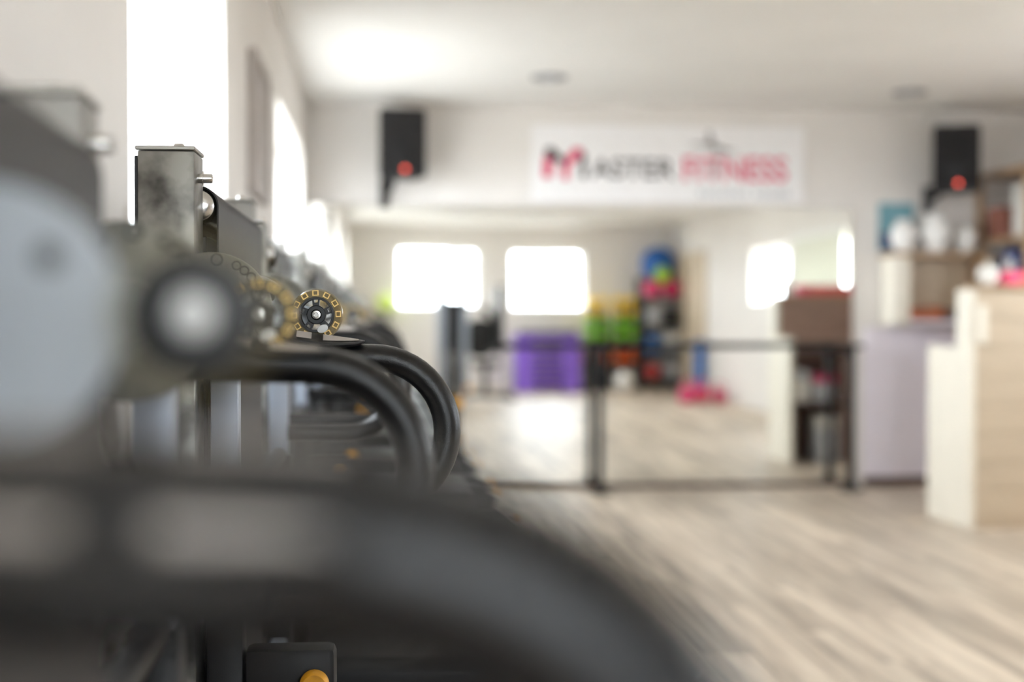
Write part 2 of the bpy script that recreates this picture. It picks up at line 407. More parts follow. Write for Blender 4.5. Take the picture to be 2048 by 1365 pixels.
# picture on the left wall
pc = empty('framed_poster', (XL, 5.5, 1.85))
MB().box(.012, .02, -.29, .29, -.23, .23).build('print', 'poster', pc, smooth=False)
fr = MB()
fr.box(0, .035, -.32, -.29, -.26, .26, .003, 1); fr.box(0, .035, .29, .32, -.26, .26, .003, 1)
fr.box(0, .035, -.29, .29, .23, .26, .003, 1); fr.box(0, .035, -.29, .29, -.26, -.23, .003, 1)
fr.build('frame', 'poster', pc, smooth=False)
tag(pc, 'dark framed poster on the left wall between the two windows', 'poster')

# ------------------------------------------------------------------ reception desk
X0, Y0, Y1, X1 = 3.125, 7.33, 7.90, 4.50
rd = empty('reception_desk', (X0, Y0, 0))
def RB(name, m_, x0, x1, y0, y1, z0, z1, bev=.004, parent=rd):
    return MB().box(x0-X0, x1-X0, y0-Y0, y1-Y0, z0, z1, bev, 1).build(name, m_, parent, smooth=False)
RB('end_panel', 'cream', X0, X0+.04, Y0, Y0+.17, 0, 1.285)
RB('end_panel', 'cream', X0, X0+.04, Y0+.171, Y1, 0, .975)
zz = .06
RB('plinth', 'beige_wood', X0+.041, X1, Y0+.012, Y0+.03, 0, .058)
for k in range(8):
    RB('front_board', 'beige_wood', X0+.041, X1, Y0+.002, Y0+.022, zz, zz+.150, .003); zz += .1525
RB('counter_top', 'tan_wood', X0+.041, X1, Y0-.01, Y0+.18, 1.286, 1.31)
RB('back_board', 'brown_wood', X0+.041, X1, Y0+.15, Y0+.17, .1, 1.284)
RB('desk_top', 'brown_wood', X0+.041, X1, Y0+.171, Y1-.005, .93, .972)
RB('apron', 'dark_brown', X0+.041, X1, Y1-.05, Y1-.03, .82, .929)
RB('shelf', 'dark_brown', X0+.041, X0+.46, Y0+.171, Y1-.03, .44, .47)
RB('divider', 'brown_wood', X0+.46, X0+.50, Y0+.171, Y1-.02, 0, .819)
RB('divider', 'dark_brown', X0+.19, X0+.21, Y0+.171, Y1-.2, 0, .439)
RB('cable_box', 'cream', X0+.041, X0+.10, Y0-.012, Y0+.0015, 1.0, 1.2)
tag(rd, 'beige plank reception desk with cream end panels at the right', 'desk')
def boxthing(name, m_, x0, x1, y0, y1, z0, z1, label, cat, lid=None, rz=0, bev=.006, group=None):
    cx_, cy_ = (x0+x1)/2, (y0+y1)/2
    r = empty(name, (cx_, cy_, z0), rz)
    h = z1-z0
    MB().box(x0-cx_, x1-cx_, y0-cy_, y1-cy_, 0, h*(.72 if lid else 1), bev).build('body', m_, r)
    if lid: MB().box(x0-cx_-.004, x1-cx_+.004, y0-cy_-.004, y1-cy_+.004, h*.72, h, bev).build('lid', lid, r)
    tag(r, label, cat, group); return r
boxthing('storage_box', 'offwhite', 3.19, 3.31, 7.56, 7.84, .472, .72, 'white storage box on the shelf inside the reception desk', 'box', 'light_grey')
boxthing('storage_box', 'light_grey', 3.36, 3.52, 7.58, 7.82, .472, .68, 'pale grey pink-lidded box on the shelf inside the reception desk', 'box', 'pink')
boxthing('waste_bin', 'light_grey', 3.38, 3.54, 7.55, 7.82, .0, .36, 'light grey bin on the floor inside the reception desk', 'bin', 'offwhite')
# things on the desk counter
def lathe_thing(name, prof, m_, loc, label, cat, extra=None, group=None):
    r = empty(name, loc); MB().lathe(prof, (0, 0, 0), 'z').build('body', m_, r)
    if extra: MB().lathe(extra[0], (0, 0, 0), 'z').build(extra[2], extra[1], r)
    tag(r, label, cat, group); return r
lathe_thing('ceramic_pot', [(0, 0), (.035, 0), (.04, .01), (.055, .05), (.05, .09), (.02, .11), (0, .112)], 'offwhite', (3.26, 7.40, 1.31), 'small cream pot on the counter corner beside the pink box', 'pot', ([(.012, .11), (.018, .125), (0, .135)], 'cream', 'knob'))
pb = empty('gift_box', (3.62, 7.41, 1.31))
MB().box(-.28, .5, -.06, .06, 0, .065, .006).build('body', 'coral', pb)
MB().box(-.29, -.2, -.064, .064, -.0, .068, .004).build('pink_end', 'hot_pink', pb)
MB().box(-.285, .505, -.063, .063, .064, .076, .004).build('lid', 'hot_pink', pb)
tag(pb, 'long coral pink box lying on the reception counter', 'box')

# ------------------------------------------------------------------ open wall shelf right of the mirror, with vases
sx0, sx1, sy0, sz0, sz1 = 3.34, 3.98, 9.0, 1.085, 1.53
sh = empty('wall_shelf', ((sx0+sx1)/2, YF, sz0))
def SB(name, m_, x0, x1, y0, y1, z0, z1):
    return MB().box(x0-sh.location.x, x1-sh.location.x, y0-YF, y1-YF, z0-sz0, z1-sz0, .003, 1).build(name, m_, sh, smooth=False)
SB('side_panel', 'cream', sx0, sx0+.10, sy0, YF-.014, sz0, sz1)
SB('side_panel', 'tan_wood', sx1-.03, sx1, sy0, YF-.014, sz0, sz1)
SB('top_board', 'tan_wood', sx0-.01, sx1+.01, sy0-.01, YF-.014, sz1, sz1+.03)
SB('bottom_board', 'wall_lilac', sx0+.10, sx1-.03, sy0, YF-.014, sz0, sz0+.03)
SB('back_panel', 'beige', sx0+.10, sx1-.03, YF-.03, YF-.014, sz0+.03, sz1)
tag(sh, 'open cream box shelf on the wall right of the mirror', 'shelf')
boxthing('wooden_box', 'brick', 3.46, 3.70, 9.08, 9.22, 1.116, 1.20, 'orange brown box inside the open wall shelf', 'box')
boxthing('wooden_box', 'dark_brown', 3.72, 3.93, 9.08, 9.22, 1.116, 1.19, 'dark brown box inside the open wall shelf', 'box', 'dark_brown')
for (vx, s_, lab) in ((3.44, 1.0, 'round white vase on the wall shelf, the one nearest the mirror'), (3.66, 1.18, 'tall white vase in the middle of the wall shelf, largest of three'), (3.865, .85, 'small white vase at the right end of the wall shelf')):
    lathe_thing('vase', [(r*s_, z*s_) for r, z in ((0, 0), (.05, 0), (.055, .01), (.085, .07), (.092, .12), (.075, .17), (.045, .20), (.05, .215), (.04, .215), (.036, .2), (0, .19))], 'porcelain', (vx, 9.12, sz1+.03), lab, 'vase', group='white vases on the wall shelf')
tp = MB().box(3.335, 3.575, YF-.008, YF+.0115, 1.58, 1.90, .001, 1).build('wall_poster', 'teal', smooth=False)
MB().box(3.345, 3.565, YF-.010, YF-.0078, 1.59, 1.70).build('poster_band', 'navy', tp, smooth=False)
tag(tp, 'small teal poster on the wall above the white vases', 'poster')

# ------------------------------------------------------------------ wooden rack at the far right with goods
rk = empty('wooden_rack', (4.26, 8.9, 0))
for (px, py) in ((-.24, -.36), (.24, -.36), (-.24, .36), (.24, .36)):
    MB().box(px-.022, px+.022, py-.022, py+.022, 0, 2.06, .003, 1).build('post', 'tan_wood', rk, smooth=False)
for z in (.35, .85, 1.30, 1.62, 2.06):
    MB().box(-.262, .262, -.385, .385, z, z+.03, .003, 1).build('shelf_board', 'tan_wood', rk, smooth=False)
tag(rk, 'tall open wooden rack at the far right behind the desk', 'rack')
boxthing('carton', 'offwhite', 4.06, 4.46, 8.56, 8.85, 1.652, 1.98, 'big cream carton on the upper shelf of the wooden rack', 'box')
boxthing('carton', 'dull_red', 4.04, 4.2, 8.98, 9.2, 1.652, 1.86, 'small reddish carton behind the cream one on the wooden rack', 'box')
boxthing('carton', 'light_grey', 4.1, 4.46, 8.58, 8.86, .882, 1.22, 'pale grey carton on the lower shelf of the wooden rack', 'box')
gb = empty('sports_bag', (4.24, 8.72, 1.332))
pr = [(0, -.26), (.09, -.26), (.115, -.23), (.118, 0), (.115, .23), (.09, .26), (0, .26)]
MB().lathe(pr, (0, 0, .118), 'x', 24).build('body', 'offwhite', gb)
MB().ring((-.262, 0, .118), 'x', .06, .119, .08, 24).build('blue_end', 'navy', gb)
MB().ring((.02, 0, .118), 'x', .115, .122, .07, 24).build('teal_band', 'teal', gb)
MB().ring((-.12, 0, .118), 'x', .115, .121, .05, 24).build('pink_band', 'coral', gb)
tag(gb, 'white and blue striped sports bag on the wooden rack', 'bag')

# ------------------------------------------------------------------ the row of folded treadmills
def make_wheel(T, y, wx=-.0855, first=False):
    """roller-skate style wheel; axis along y, decorated on both faces"""
    wz, wd = CAM_H, .024
    R = .0346
    t = MB().lathe([(.0238, -wd/2), (.0325, -wd/2), (R, -wd/4), (R+.0006, 0), (R, wd/4), (.0325, wd/2), (.0238, wd/2), (.0238, -wd/2)], (0, 0, 0), 'y', 56).build('wheel', 'urethane_clear' if first else 'urethane', T)
    t.location = (wx, y, wz)
    if not first:
        tabm = MB()
        for (a, b_, c, d) in ((-.0042, .0042, .0024, .0036), (-.0042, .0042, -.0036, -.0024), (-.0042, -.0026, -.0024, .0024), (.0026, .0042, -.0024, .0024)):
            tabm.box(a, b_, -.0012, .0004, c, d)
            tab0 = None
        for k in range(12):
            a = math.radians(2+30*k)
            if tab0 is None:
                tab0 = tabm.build('tab', 'gold', t, smooth=False); o = tab0
            else: o = tab0.copy(); C.objects.link(o)
            o.parent = t
            o.location = (.0292*math.cos(a), -wd/2-.0002, .0292*math.sin(a)); o.rotation_euler = (0, math.pi/2-a, 0)
    MB().ring((0, -wd/2-.001, 0), 'y', .0205, .0240, wd+.002).build('hub_rim', 'hub_black', t)
    MB().lathe([(.0072, -.0135), (.0118, -.0135), (.0128, -.0125), (.0128, .0125), (.0118, .0135), (0, .0135)], (0, 0, 0), 'y').build('hub', 'hub_black', t)
    sp0 = None
    for k in range(5):
        a = math.radians(20+72*k)
        if sp0 is None:
            q = MB()
            q.prism([(.0115, -.0042), (.0215, -.0052), (.0215, -.0034), (.0165, -.0022), (.0165, .0022), (.0215, .0034), (.0215, .0052), (.0115, .0042)], -.010, .010)
            sp0 = q.build('spoke', 'hub_black', t, smooth=False); o = sp0
        else: o = sp0.copy(); C.objects.link(o)
        o.parent = t; o.rotation_euler = (0, -a, 0)
    MB().lathe([(0, -.0120), (.0026, -.0120), (.0034, -.0152), (.0055, -.0150), (.0072, -.0128), (.0072, -.010)], (0, 0, 0), 'y', 24).build('axle_bolt', 'steel_bright', t)
    if first:
        MB().lathe([(.008, -.0136), (.0245, -.0128), (.0256, -.011), (.0256, .0), (0, 0)], (0, 0, 0), 'y', 40).build('hub_cover', 'hub_black', t)
        MB().lathe([(0, -.0185), (.005, -.0182), (.0080, -.0165), (.0096, -.0135), (.0096, -.012), (0, -.012)], (0, 0, 0), 'y', 32).build('hub_glint', 'spot_white', t)  # white colour stands in for the bright glint on the steel bolt
    if first: return t
    ca = MB().lathe([(0, -.002), (.0058, -.0015), (.0062, 0), (0, 0)], (0, 0, 0), 'y', 20).build('white_dot', 'spot_white', t)
    ca.location = (.0085, -.0125, -.0188); ca.scale = (1.25, 1, .85); ca.rotation_euler = (0, math.radians(-25), 0)
    return t
def make_handle(T, y, xe=-.010, dz=0, r=.0180, R=.098):
    zt = CAM_H-.0475+dz
    pts = [(-.20, y, zt+.004), (-.15, y, zt+.003), (-.10, y, zt+.002), (-.06, y, zt+.001)]
    for k in range(0, 25):
        a = math.pi/2-math.pi*k/24
        pts.append((xe+R*math.cos(a), y, zt-R+R*math.sin(a)))
    pts += [(-.08, y, zt-2*R), (-.13, y, zt-2*R), (-.20, y, zt-2*R)]
    MB().tube(pts, r, 28).build('handle', 'foam', T)
def make_pad(T, y, xl, xt, z0, z1, face, body, wide, stickers, taper):
    """leaf shaped grip pad on the top bar; its sloping upper face towards the aisle end carries two pale stickers"""
    N = 28
    def sec(u):
        g = 1 if u < taper else max(0, 1-((u-taper)/(1-taper))**1.3)
        g2 = math.sqrt(max(.0, 1-max(0, (u-.5)/.5)**4))
        zr = CAM_H+z0+(z1-z0)*u
        zf = zr-face*g-.0004
        return xl+(xt-xl)*u, zr, zf, zf-max(.0008, body*g2), max(.12, g2)
    q = MB(); rings = []
    for k in range(N+1):
        x_, zr, zf, zb, g2 = sec(k/N); w_ = wide*g2
        rings.append([q.bm.verts.new((x_, y+yy*w_, z_)) for yy, z_ in ((.35, zr), (-.6, zf), (-.85, zf-(zf-zb)*.25), (-.9, zf-(zf-zb)*.55), (-.6, zf-(zf-zb)*.9), (0, zb), (.7, zf-(zf-zb)*.8), (1, zf-(zf-zb)*.2), (.8, zr-(zr-zf)*.3))])
    n_ = len(rings[0])
    for a, b_ in zip(rings, rings[1:]):
        for j in range(n_): q.bm.faces.new([a[j], a[(j+1) % n_], b_[(j+1) % n_], b_[j]])
    q.bm.faces.new(rings[0]); q.bm.faces.new(rings[-1])
    pad = q.build('grip_pad', 'black_plastic', T, angle=38)
    for xa, xb in stickers:
        s_ = MB(); rows = []
        for k in range(9):
            u = ((xa+(xb-xa)*k/8)-xl)/(xt-xl)
            x_, zr, zf, zb, g2 = sec(u); w_ = wide*g2
            rows.append([s_.bm.verts.new((x_, y+(.35-.95*f)*w_-.0005, zr+(zf-zr)*f+.0006)) for f in (.06, .5, .94)])
        for a, b_ in zip(rows, rows[1:]):
            for j in range(2): s_.bm.faces.new([a[j], a[j+1], b_[j+1], b_[j]])
        s_.build('sticker', 'sticker', pad)
def make_treadmill(deck_dz=0, deck_dx=0, first=False):
    """local frame: near handle at y = 0, far handle at y = 1.0; x = 0 below the camera line"""
    T = empty('folding_treadmill', (0, 0, 0))
    FY, FX = 1.0, -.055
    ztop = 1.365+deck_dz
    for (y0, y1) in ((-.085, .005), (.74, .83)):
        r = MB().box(-.314+deck_dx, -.243+deck_dx, y0, y1, .16, ztop, .0022, 2).build('side_rail', 'steel_worn' if y0 < 0 else 'steel_lit', T)
        MB().box(-.317+deck_dx, -.2415+deck_dx, y0-.002, y1+.002, ztop+.0005, ztop+.006, .0012, 1).build('end_cap', 'steel', r)
        MB().lathe([(0, 0), (.007, 0), (.007, .006), (.0055, .0078), (0, .0078)], (-.268+deck_dx, (y0+y1)/2, ztop+.006), 'z', 20).build('cap_bolt', 'steel_bright', r)
        MB().box(-.319+deck_dx, -.3142+deck_dx, y0+.006, y1-.004, .16, ztop-.006, .001, 1).build('rubber_strip', 'black_plastic', r)
        MB().lathe([(0, 0), (.0062, 0), (.0062, .018), (.0050, .0195), (.0035, .0195), (.0028, .0165), (0, .0165)], (-.2432+deck_dx, y0+.035, 1.333+deck_dz), 'x', 20).build('adjusting_bolt', 'steel_bright', r)
        MB().ring((-.2365+deck_dx, y0+.035, 1.333+deck_dz), 'x', .0055, .0098, .0012, 24).build('washer', 'steel_bright', r)
    # running belt folded upright over the top roller
    b0, b1 = .022, .720
    xr, zr, rr = -.2520+deck_dx, 1.303+deck_dz, .0275
    pr = []
    th = .0022
    outer = [(xr+rr, .22)]+[(xr+rr*math.cos(a), zr+rr*math.sin(a)) for a in [math.pi*k/20 for k in range(21)]]+[(xr-rr, .22)]
    inner = [(xr+(rr-th)*math.cos(a), zr+(rr-th)*math.sin(a)) for a in [math.pi*k/20 for k in range(21)]]
    inner = [(xr+rr-th, .22)]+inner+[(xr-rr+th, .22)]
    q = MB()
    lo = [[q.bm.verts.new((p_[0], yy, p_[1])) for p_ in prof] for prof in (outer, inner) for yy in (b0, b1)]
    o0, o1, i0, i1 = lo
    for k in range(len(outer)-1):
        q.bm.faces.new([o0[k], o0[k+1], o1[k+1], o1[k]]); q.bm.faces.new([i0[k], i1[k], i1[k+1], i0[k+1]])
        q.bm.faces.new([o0[k], i0[k], i0[k+1], o0[k+1]]); q.bm.faces.new([o1[k], o1[k+1], i1[k+1], i1[k]])
    q.build('running_belt', 'belt', T)
    MB().lathe([(0, 0), (.012, .001), (.020, .005), (.0245, .012), (.025, .03), (.025, .692), (.02, .70), (0, .70)], (xr, .014, zr), 'y', 32).build('roller', 'steel_bright', T)
    MB().box(xr-.011, xr+.011, .03, .712, .20, zr-.04, .002, 1).build('deck_board', 'black_plastic', T, smooth=False)
    if first:   # this deck is folded slightly askew
        for ch in T.children: ch.rotation_euler = (0, 0, math.radians(2.5))
    # perforated pivot discs on both outer sides
    for (yd, s_) in ((-.128, -1), (.875, 1)):
        d_ = MB().lathe([(0, -.004), (.0735, -.004), (.0755, -.002), (.0755, .002), (.0735, .004), (0, .004)], (0, 0, 0), 'y', 64).build('pivot_disc', 'disc_plastic', T, angle=50)
        d_.location = (-.2095, yd, CAM_H+.003)
        dm = None
        for a, rd_, s2 in ((84, .0665, 1.3), (62, .0665, 1), (52, .0665, 1), (42, .0665, 1), (110, .064, 1.3), (20, .064, 1.2), (-20, .064, 1.2), (150, .064, 1.2)):
            if dm is None:
                dm = MB().lathe([(.0062, -.0002), (.0050, -.0010), (.0042, -.0008), (.0040, .0006), (0, .0008)], (0, 0, 0), 'y', 20).build('dimple', 'dimple', d_); o = dm
            else: o = dm.copy(); C.objects.link(o)
            o.parent = d_; a_ = math.radians(a)
            o.location = (rd_*math.cos(a_), -.0042, rd_*math.sin(a_)); o.scale = (s2, 1, s2)
        MB().cyl((-.2095, min(yd, yd-s_*.04), CAM_H+.003), 'y', .03, .045).build('pivot_pin', 'steel', T)
    # silver arms carrying the wheels: a round plate that narrows to the axle
    sides = ((.25 if first else 0, .012 if first else 0), (FY, -.025))
    for yo, xo in sides:
        yw = yo+.030
        pl = [(-.175+.055*math.cos(a), CAM_H+.055*math.sin(a)) for a in [math.radians(18+k*(324/26)) for k in range(27)]]
        pl += [(-.10, CAM_H-.012), (-.085, CAM_H-.009), (-.078, CAM_H), (-.085, CAM_H+.009), (-.10, CAM_H+.012)]
        ar = MB().prism([(x_+xo, z_) for x_, z_ in pl], yw-.004, yw+.004).build('wheel_arm', 'silver', T, smooth=False)
        MB().lathe([(0, -.001), (.005, -.001), (.006, 0), (.006, .002), (0, .002)], (-.149+xo, yw-.0045, CAM_H+.024), 'y', 20).build('arm_hole', 'dimple', ar)  # small dark disc stands in for the dark hole in the arm
    make_wheel(T, sides[0][0], -.0855+sides[0][1], first)
    make_wheel(T, FY, -.0855-.025)
    if first:
        make_handle(T, .05, -.0190, -.0150, .0272, .113)
        make_pad(T, .045, -.17, .004, -.0285, -.034, .024, .014, .052, ((-.16, -.077), (-.055, -.010)), .93)
    else:
        make_handle(T, -.045, dz=-.009)
        make_pad(T, -.055, -.150, -.0204, -.0145, -.0335, .0085, .009, .017, ((-.109, -.0896), (-.0746, -.0285)), .55)
    make_handle(T, FY, -.010+FX)
    PX = -.026
    make_pad(T, FY-.014, -.150+PX, -.0204+PX, -.0120, -.0320, .0085, .009, .019, ((-.109+PX, -.0896+PX), (-.0746+PX, -.0285+PX)), .55)
    # post between the two bars of each handle, going down to the base
    for yh in (0, FY):
        MB().box(-.225, -.188, yh-.02, yh+.02, .09, CAM_H-.02, .004, 2).build('upright', 'machine_grey', T)
        MB().box(-.231, -.182, yh-.026, yh+.026, .10, .86, .005, 2).build('lower_sleeve', 'black_plastic', T)
        k_ = MB().lathe([(0, -.026), (.016, -.025), (.0195, -.02), (.0195, -.006), (.012, 0), (0, 0)], (-.088, yh-.03, .660), 'y', 24).build('tension_knob', 'amber_knob', T)
        MB().box(-.181, -.06, yh-.028, yh+.022, .615, .705, .01, 2).build('knob_housing', 'black_plastic', T)
        MB().box(-.40, .56, yh-.03, yh+.03, .035, .10, .008, 2).build('base_beam', 'black_metal', T)
        for fx in (-.36, .50): MB().cyl((fx, yh, 0), 'z', .028, .036).build('foot', 'black_plastic', T)
        MB().prism([(.36, .10), (.58, .10), (.60, .16), (.52, .235), (.44, .235)], yh-.035, yh+.035).build('end_cover', 'black_plastic', T, smooth=False)
        MB().cyl((.595, yh, .20), 'x', .02, .022).build('lock_knob', 'amber_knob', T)
        MB().tube([(.57, yh, .20), (.60, yh, .20)], .008).build('lock_stem', 'steel', T)
    MB().box(-.17, .43, .05, .95, .09, .31, .045, 4).build('shading_motor_hood', 'black_plastic', T)  # hood enlarged to block light and darken the handles from below
    MB().box(-.40, -.345, -.05, 1.03, .035, .12, .006, 2).build('cross_beam', 'black_metal', T)
    MB().tube([(-.206, .02, .86), (-.206, FY-.02, .86)], .016).build('cross_bar', 'black_metal', T)
    MB().box(-.222, -.19, .02, FY-.02, .42, .50, .006, 2).build('cross_plate', 'machine_grey', T)
    return T
tm1 = make_treadmill(-.055, .058, True)
tm = make_treadmill(-.006, .007)
labs = ['folded treadmill nearest the camera, its padded handle filling the lower left', 'folded treadmill in sharp focus, with the worn steel rail and amber wheel',
        'folded treadmill directly behind the one in focus, third of the row', 'folded treadmill fourth from the camera in the row along the left wall',
        'folded treadmill second from the mirror in the row along the left wall', 'folded treadmill at the far end of the row, nearest the mirror']
spots = [(0, .33, 0, 0), (0, 1.93, 0, 0), (-.03, 3.43, .5, 0), (-.01, 4.93, -.5, 0), (0, 6.43, .4, 0), (.0, 7.9, 0, 0)]
protos = []
for i, (dx, y, rz, dz) in enumerate(spots):
    o = tm1 if i == 0 else (tm if i == 1 else copy_tree(tm))
    protos.append(o)
for o, (dx, y, rz, dz), lab in zip(protos, spots, labs):
    o.location = (dx, y, 0); o.rotation_euler = (0, 0, math.radians(rz))
    tag(o, lab, 'treadmill', 'folded treadmills along the left wall')

# the last treadmill of the row has an extra adjusting post on its base
MB().box(.44, .50, .96, 1.02, .10, .64, .006, 2).build('adjusting_post', 'black_metal', protos[-1])
MB().lathe([(0, -.03), (.03, -.028), (.036, -.02), (.036, -.006), (.02, 0), (0, 0)], (.475, .96, .60), 'y', 24).build('adjusting_knob', 'amber_knob', protos[-1])

# ------------------------------------------------------------------ back of the room (seen in the mirror)
# weight machine
wm = empty('weight_machine', (1.25, -.75, 0))
for (px, wdt, h) in ((-.42, .13, 1.52), (-.12, .10, 1.46)):
    MB().box(px-wdt/2, px+wdt/2, -.06, .06, .05, h, .012, 2).build('column', 'machine_grey', wm)
MB().box(-.36, -.16, -.10, .10, 1.40, 1.47, .015, 2).build('top_beam', 'machine_grey', wm)
for k in range(9): MB().box(-.345, -.18, -.05, .05, .12+k*.055, .17+k*.055, .004, 1).build('weight_plate', 'black_metal', wm, smooth=False)
MB().box(-.352, -.172, -.035, .045, .62, 1.36, .01, 2).build('shroud', 'black_plastic', wm)
MB().lathe([(0, 0), (.25, 0), (.27, .02), (.27, .10), (.25, .12), (0, .12)], (.10, -.16, .84), 'y', 32).build('flywheel_cover', 'black_plastic', wm)
MB().box(.30, .41, -.16, .16, .62, 1.56, .04, 3).build('backrest', 'black_plastic', wm)
MB().box(-.02, .36, -.18, .18, .44, .53, .035, 3).build('seat', 'black_plastic', wm)
MB().box(.12, .20, -.05, .05, .06, .44, .008, 2).build('seat_post', 'black_metal', wm)
MB().box(-.50, .55, -.05, .05, .03, .09, .008, 2).build('base_beam', 'black_metal', wm)
for fx in (-.46, .5): MB().box(fx-.05, fx+.05, -.32, .32, 0, .05, .008, 2).build('base_foot', 'black_metal', wm)
for s_ in (-1, 1):
    MB().tube([(-.12, .06*s_, 1.28), (.0, .25*s_, 1.28), (.16, .32*s_, 1.24), (.30, .32*s_, 1.05), (.34, .30*s_, .92)], .022).build('press_arm', 'black_metal', wm)
    MB().tube([(.30, .32*s_, 1.05), (.36, .30*s_, .82)], .03).build('grip', 'foam', wm)
MB().cyl((-.07, .085, .16), 'y', .045, .03).build('adjusting_knob', 'amber_knob', wm)
tag(wm, 'grey and black weight machine, seen in the mirror before the back windows', 'gym machine')
# green ball on a stand
st = empty('ball_stand', (.10, -2.85, 0))
MB().lathe([(0, 0), (.16, 0), (.16, .012), (.03, .03), (0, .03)], (0, 0, 0), 'z').build('base', 'black_metal', st)
MB().tube([(0, 0, .03), (0, 0, 1.14)], .018).build('post', 'black_metal', st)
MB().ring((0, 0, 1.165), 'z', .075, .10, .02).build('cradle_ring', 'black_metal', st)
for a in (0, 2.1, 4.2): MB().tube([(0, 0, 1.12), (.085*math.cos(a), .085*math.sin(a), 1.17)], .008).build('strut', 'black_metal', st)
tag(st, 'thin black ball stand, seen in the mirror left of the back window', 'stand')
def ball(loc, r, m_, label, group=None, name='exercise_ball'):
    b_ = empty(name, (loc[0], loc[1], loc[2]-r))
    MB().ball((0, 0, r), r).build('shell', m_, b_)
    MB().lathe([(0, .004), (.012, .003), (.016, 0), (0, -.01)], (0, r+0, r), 'y', 16).build('valve', 'black_plastic', b_)
    for k in (-.35, 0, .35):
        rr_ = math.sqrt(max(0, r*r-(k*r)**2)); MB().ring((0, 0, r+k*r-.004), 'z', rr_-.004, rr_+.0025, .008, 32).build('ridge', m_, b_)
    tag(b_, label, 'ball', group); return b_
ball((.10, -2.85, 1.314), .15, 'pale_lime', 'lime green ball on a black stand, seen in the mirror')
# stack of purple aerobic steps
def make_step():
    r = empty('aerobic_step', (0, 0, 0))
    MB().box(-.5, .5, -.2, .2, .045, .092, .018, 2).build('platform', 'purple', r)
    for s_ in (-1, 1): MB().box(s_*.36-.13, s_*.36+.13, -.185, .185, 0, .045, .006, 1).build('foot_block', 'purple', r)
    MB().box(-.46, .46, -.165, .165, .092, .095, .001, 1).build('tread', 'grey', r)
    return r
NS = 9
ordn = ['bottom', 'second from bottom', 'third from bottom', 'fourth from bottom', 'middle', 'fourth from top', 'third from top', 'second from top', 'topmost']
s0 = make_step()
for k in range(NS):
    o = s0 if k == 0 else copy_tree(s0)
    o.location = (2.505+random.uniform(-.01, .01), -2.78, k*.0955)
    tag(o, 'purple aerobic step, %s of its stack, seen in the mirror' % ordn[k], 'step', 'stacked purple aerobic steps')
for k in range(2):
    mt = empty('folded_mat', (2.53, -2.78, NS*.0955+k*.032))
    MB().box(-.46, .40, -.17, .17, 0, .014, .006, 2).build('lower_fold', 'black_plastic', mt); MB().box(-.46, .40, -.17, .17, .0145, .03, .006, 2).build('upper_fold', 'black_plastic', mt)
    tag(mt, 'black folded mat lying on the purple steps, %s one' % ('lower', 'upper')[k], 'mat', 'black mats on the steps')
# coloured dumbbells on two black towers
def make_dumbbell(m_):
    r = empty('dumbbell', (0, 0, 0))
    MB().tube([(0, -.1, .067), (0, .1, .067)], .016).build('grip', 'black_metal', r)
    for s_ in (-1, 1):
        MB().lathe([(0, s_*.045), (.055, s_*.045), (.066, s_*.06), (.066, s_*.125), (.055, s_*.14), (0, s_*.14)], (0, 0, .067), 'y', 6).build('head', m_, r, angle=20)
    return r
def tower(X, Y, side):
    t = empty('dumbbell_tower', (X, Y, 0))
    MB().box(-.05, .05, -.022, .022, 0, 1.266, .006, 1).build('post', 'black_metal', t)
    MB().box(-.2, .2, -.24, .24, 0, .03, .006, 1).build('base', 'black_metal', t)
    for z in (.40, .57, .76, .94, 1.12, 1.28):
        MB().box(-.16, .16, -.16, .16, z-.012, z, .003, 1).build('tray', 'black_metal', t, smooth=False)
    tag(t, 'black dumbbell tower, seen in the mirror, the %s one' % side, 'rack', 'dumbbell towers')
cols = ('orange', 'orange', 'green', 'green', 'yellow', 'yellow')
dbs = {c: make_dumbbell(c) for c in ('orange', 'green', 'yellow')}
used = set()
for (X, Y, side) in ((3.22, -2.62, 'left'), (3.67, -2.66, 'right')):
    tower(X, Y, side)
    for z, c, lev in zip((.40, .57, .76, .94, 1.12, 1.28), cols, ('lowest', 'second lowest', 'third lowest', 'third highest', 'second highest', 'top')):
        for s_, sn in ((-.092, 'left'), (.092, 'right')):
            o = dbs[c] if c not in used else copy_tree(dbs[c])
            used.add(c)
            o.location = (X+s_, Y+.0, z)
            tag(o, '%s dumbbell, %s end of the %s tray on the %s tower' % (c, sn, lev, side), 'dumbbell', 'coloured dumbbells')
fr_ = empty('foam_roller', (3.445, -2.98, 0))
MB().lathe([(.03, .005), (.03, 0), (.055, 0), (.06, .006), (.06, 1.09), (.055, 1.096), (.03, 1.096), (.03, 1.09), (0, 1.085)], (0, 0, 0), 'z').build('roll', 'black_plastic', fr_)
for z in (.3, .8): MB().ring((0, 0, z), 'z', .059, .0625, .03).build('band', 'grey', fr_)
tag(fr_, 'tall black foam roller standing between the dumbbell towers in the mirror', 'foam roller')
ball((3.60, -2.22, .15), .15, 'porcelain', 'shiny white ball on the floor before the dumbbells', name='medicine_ball')
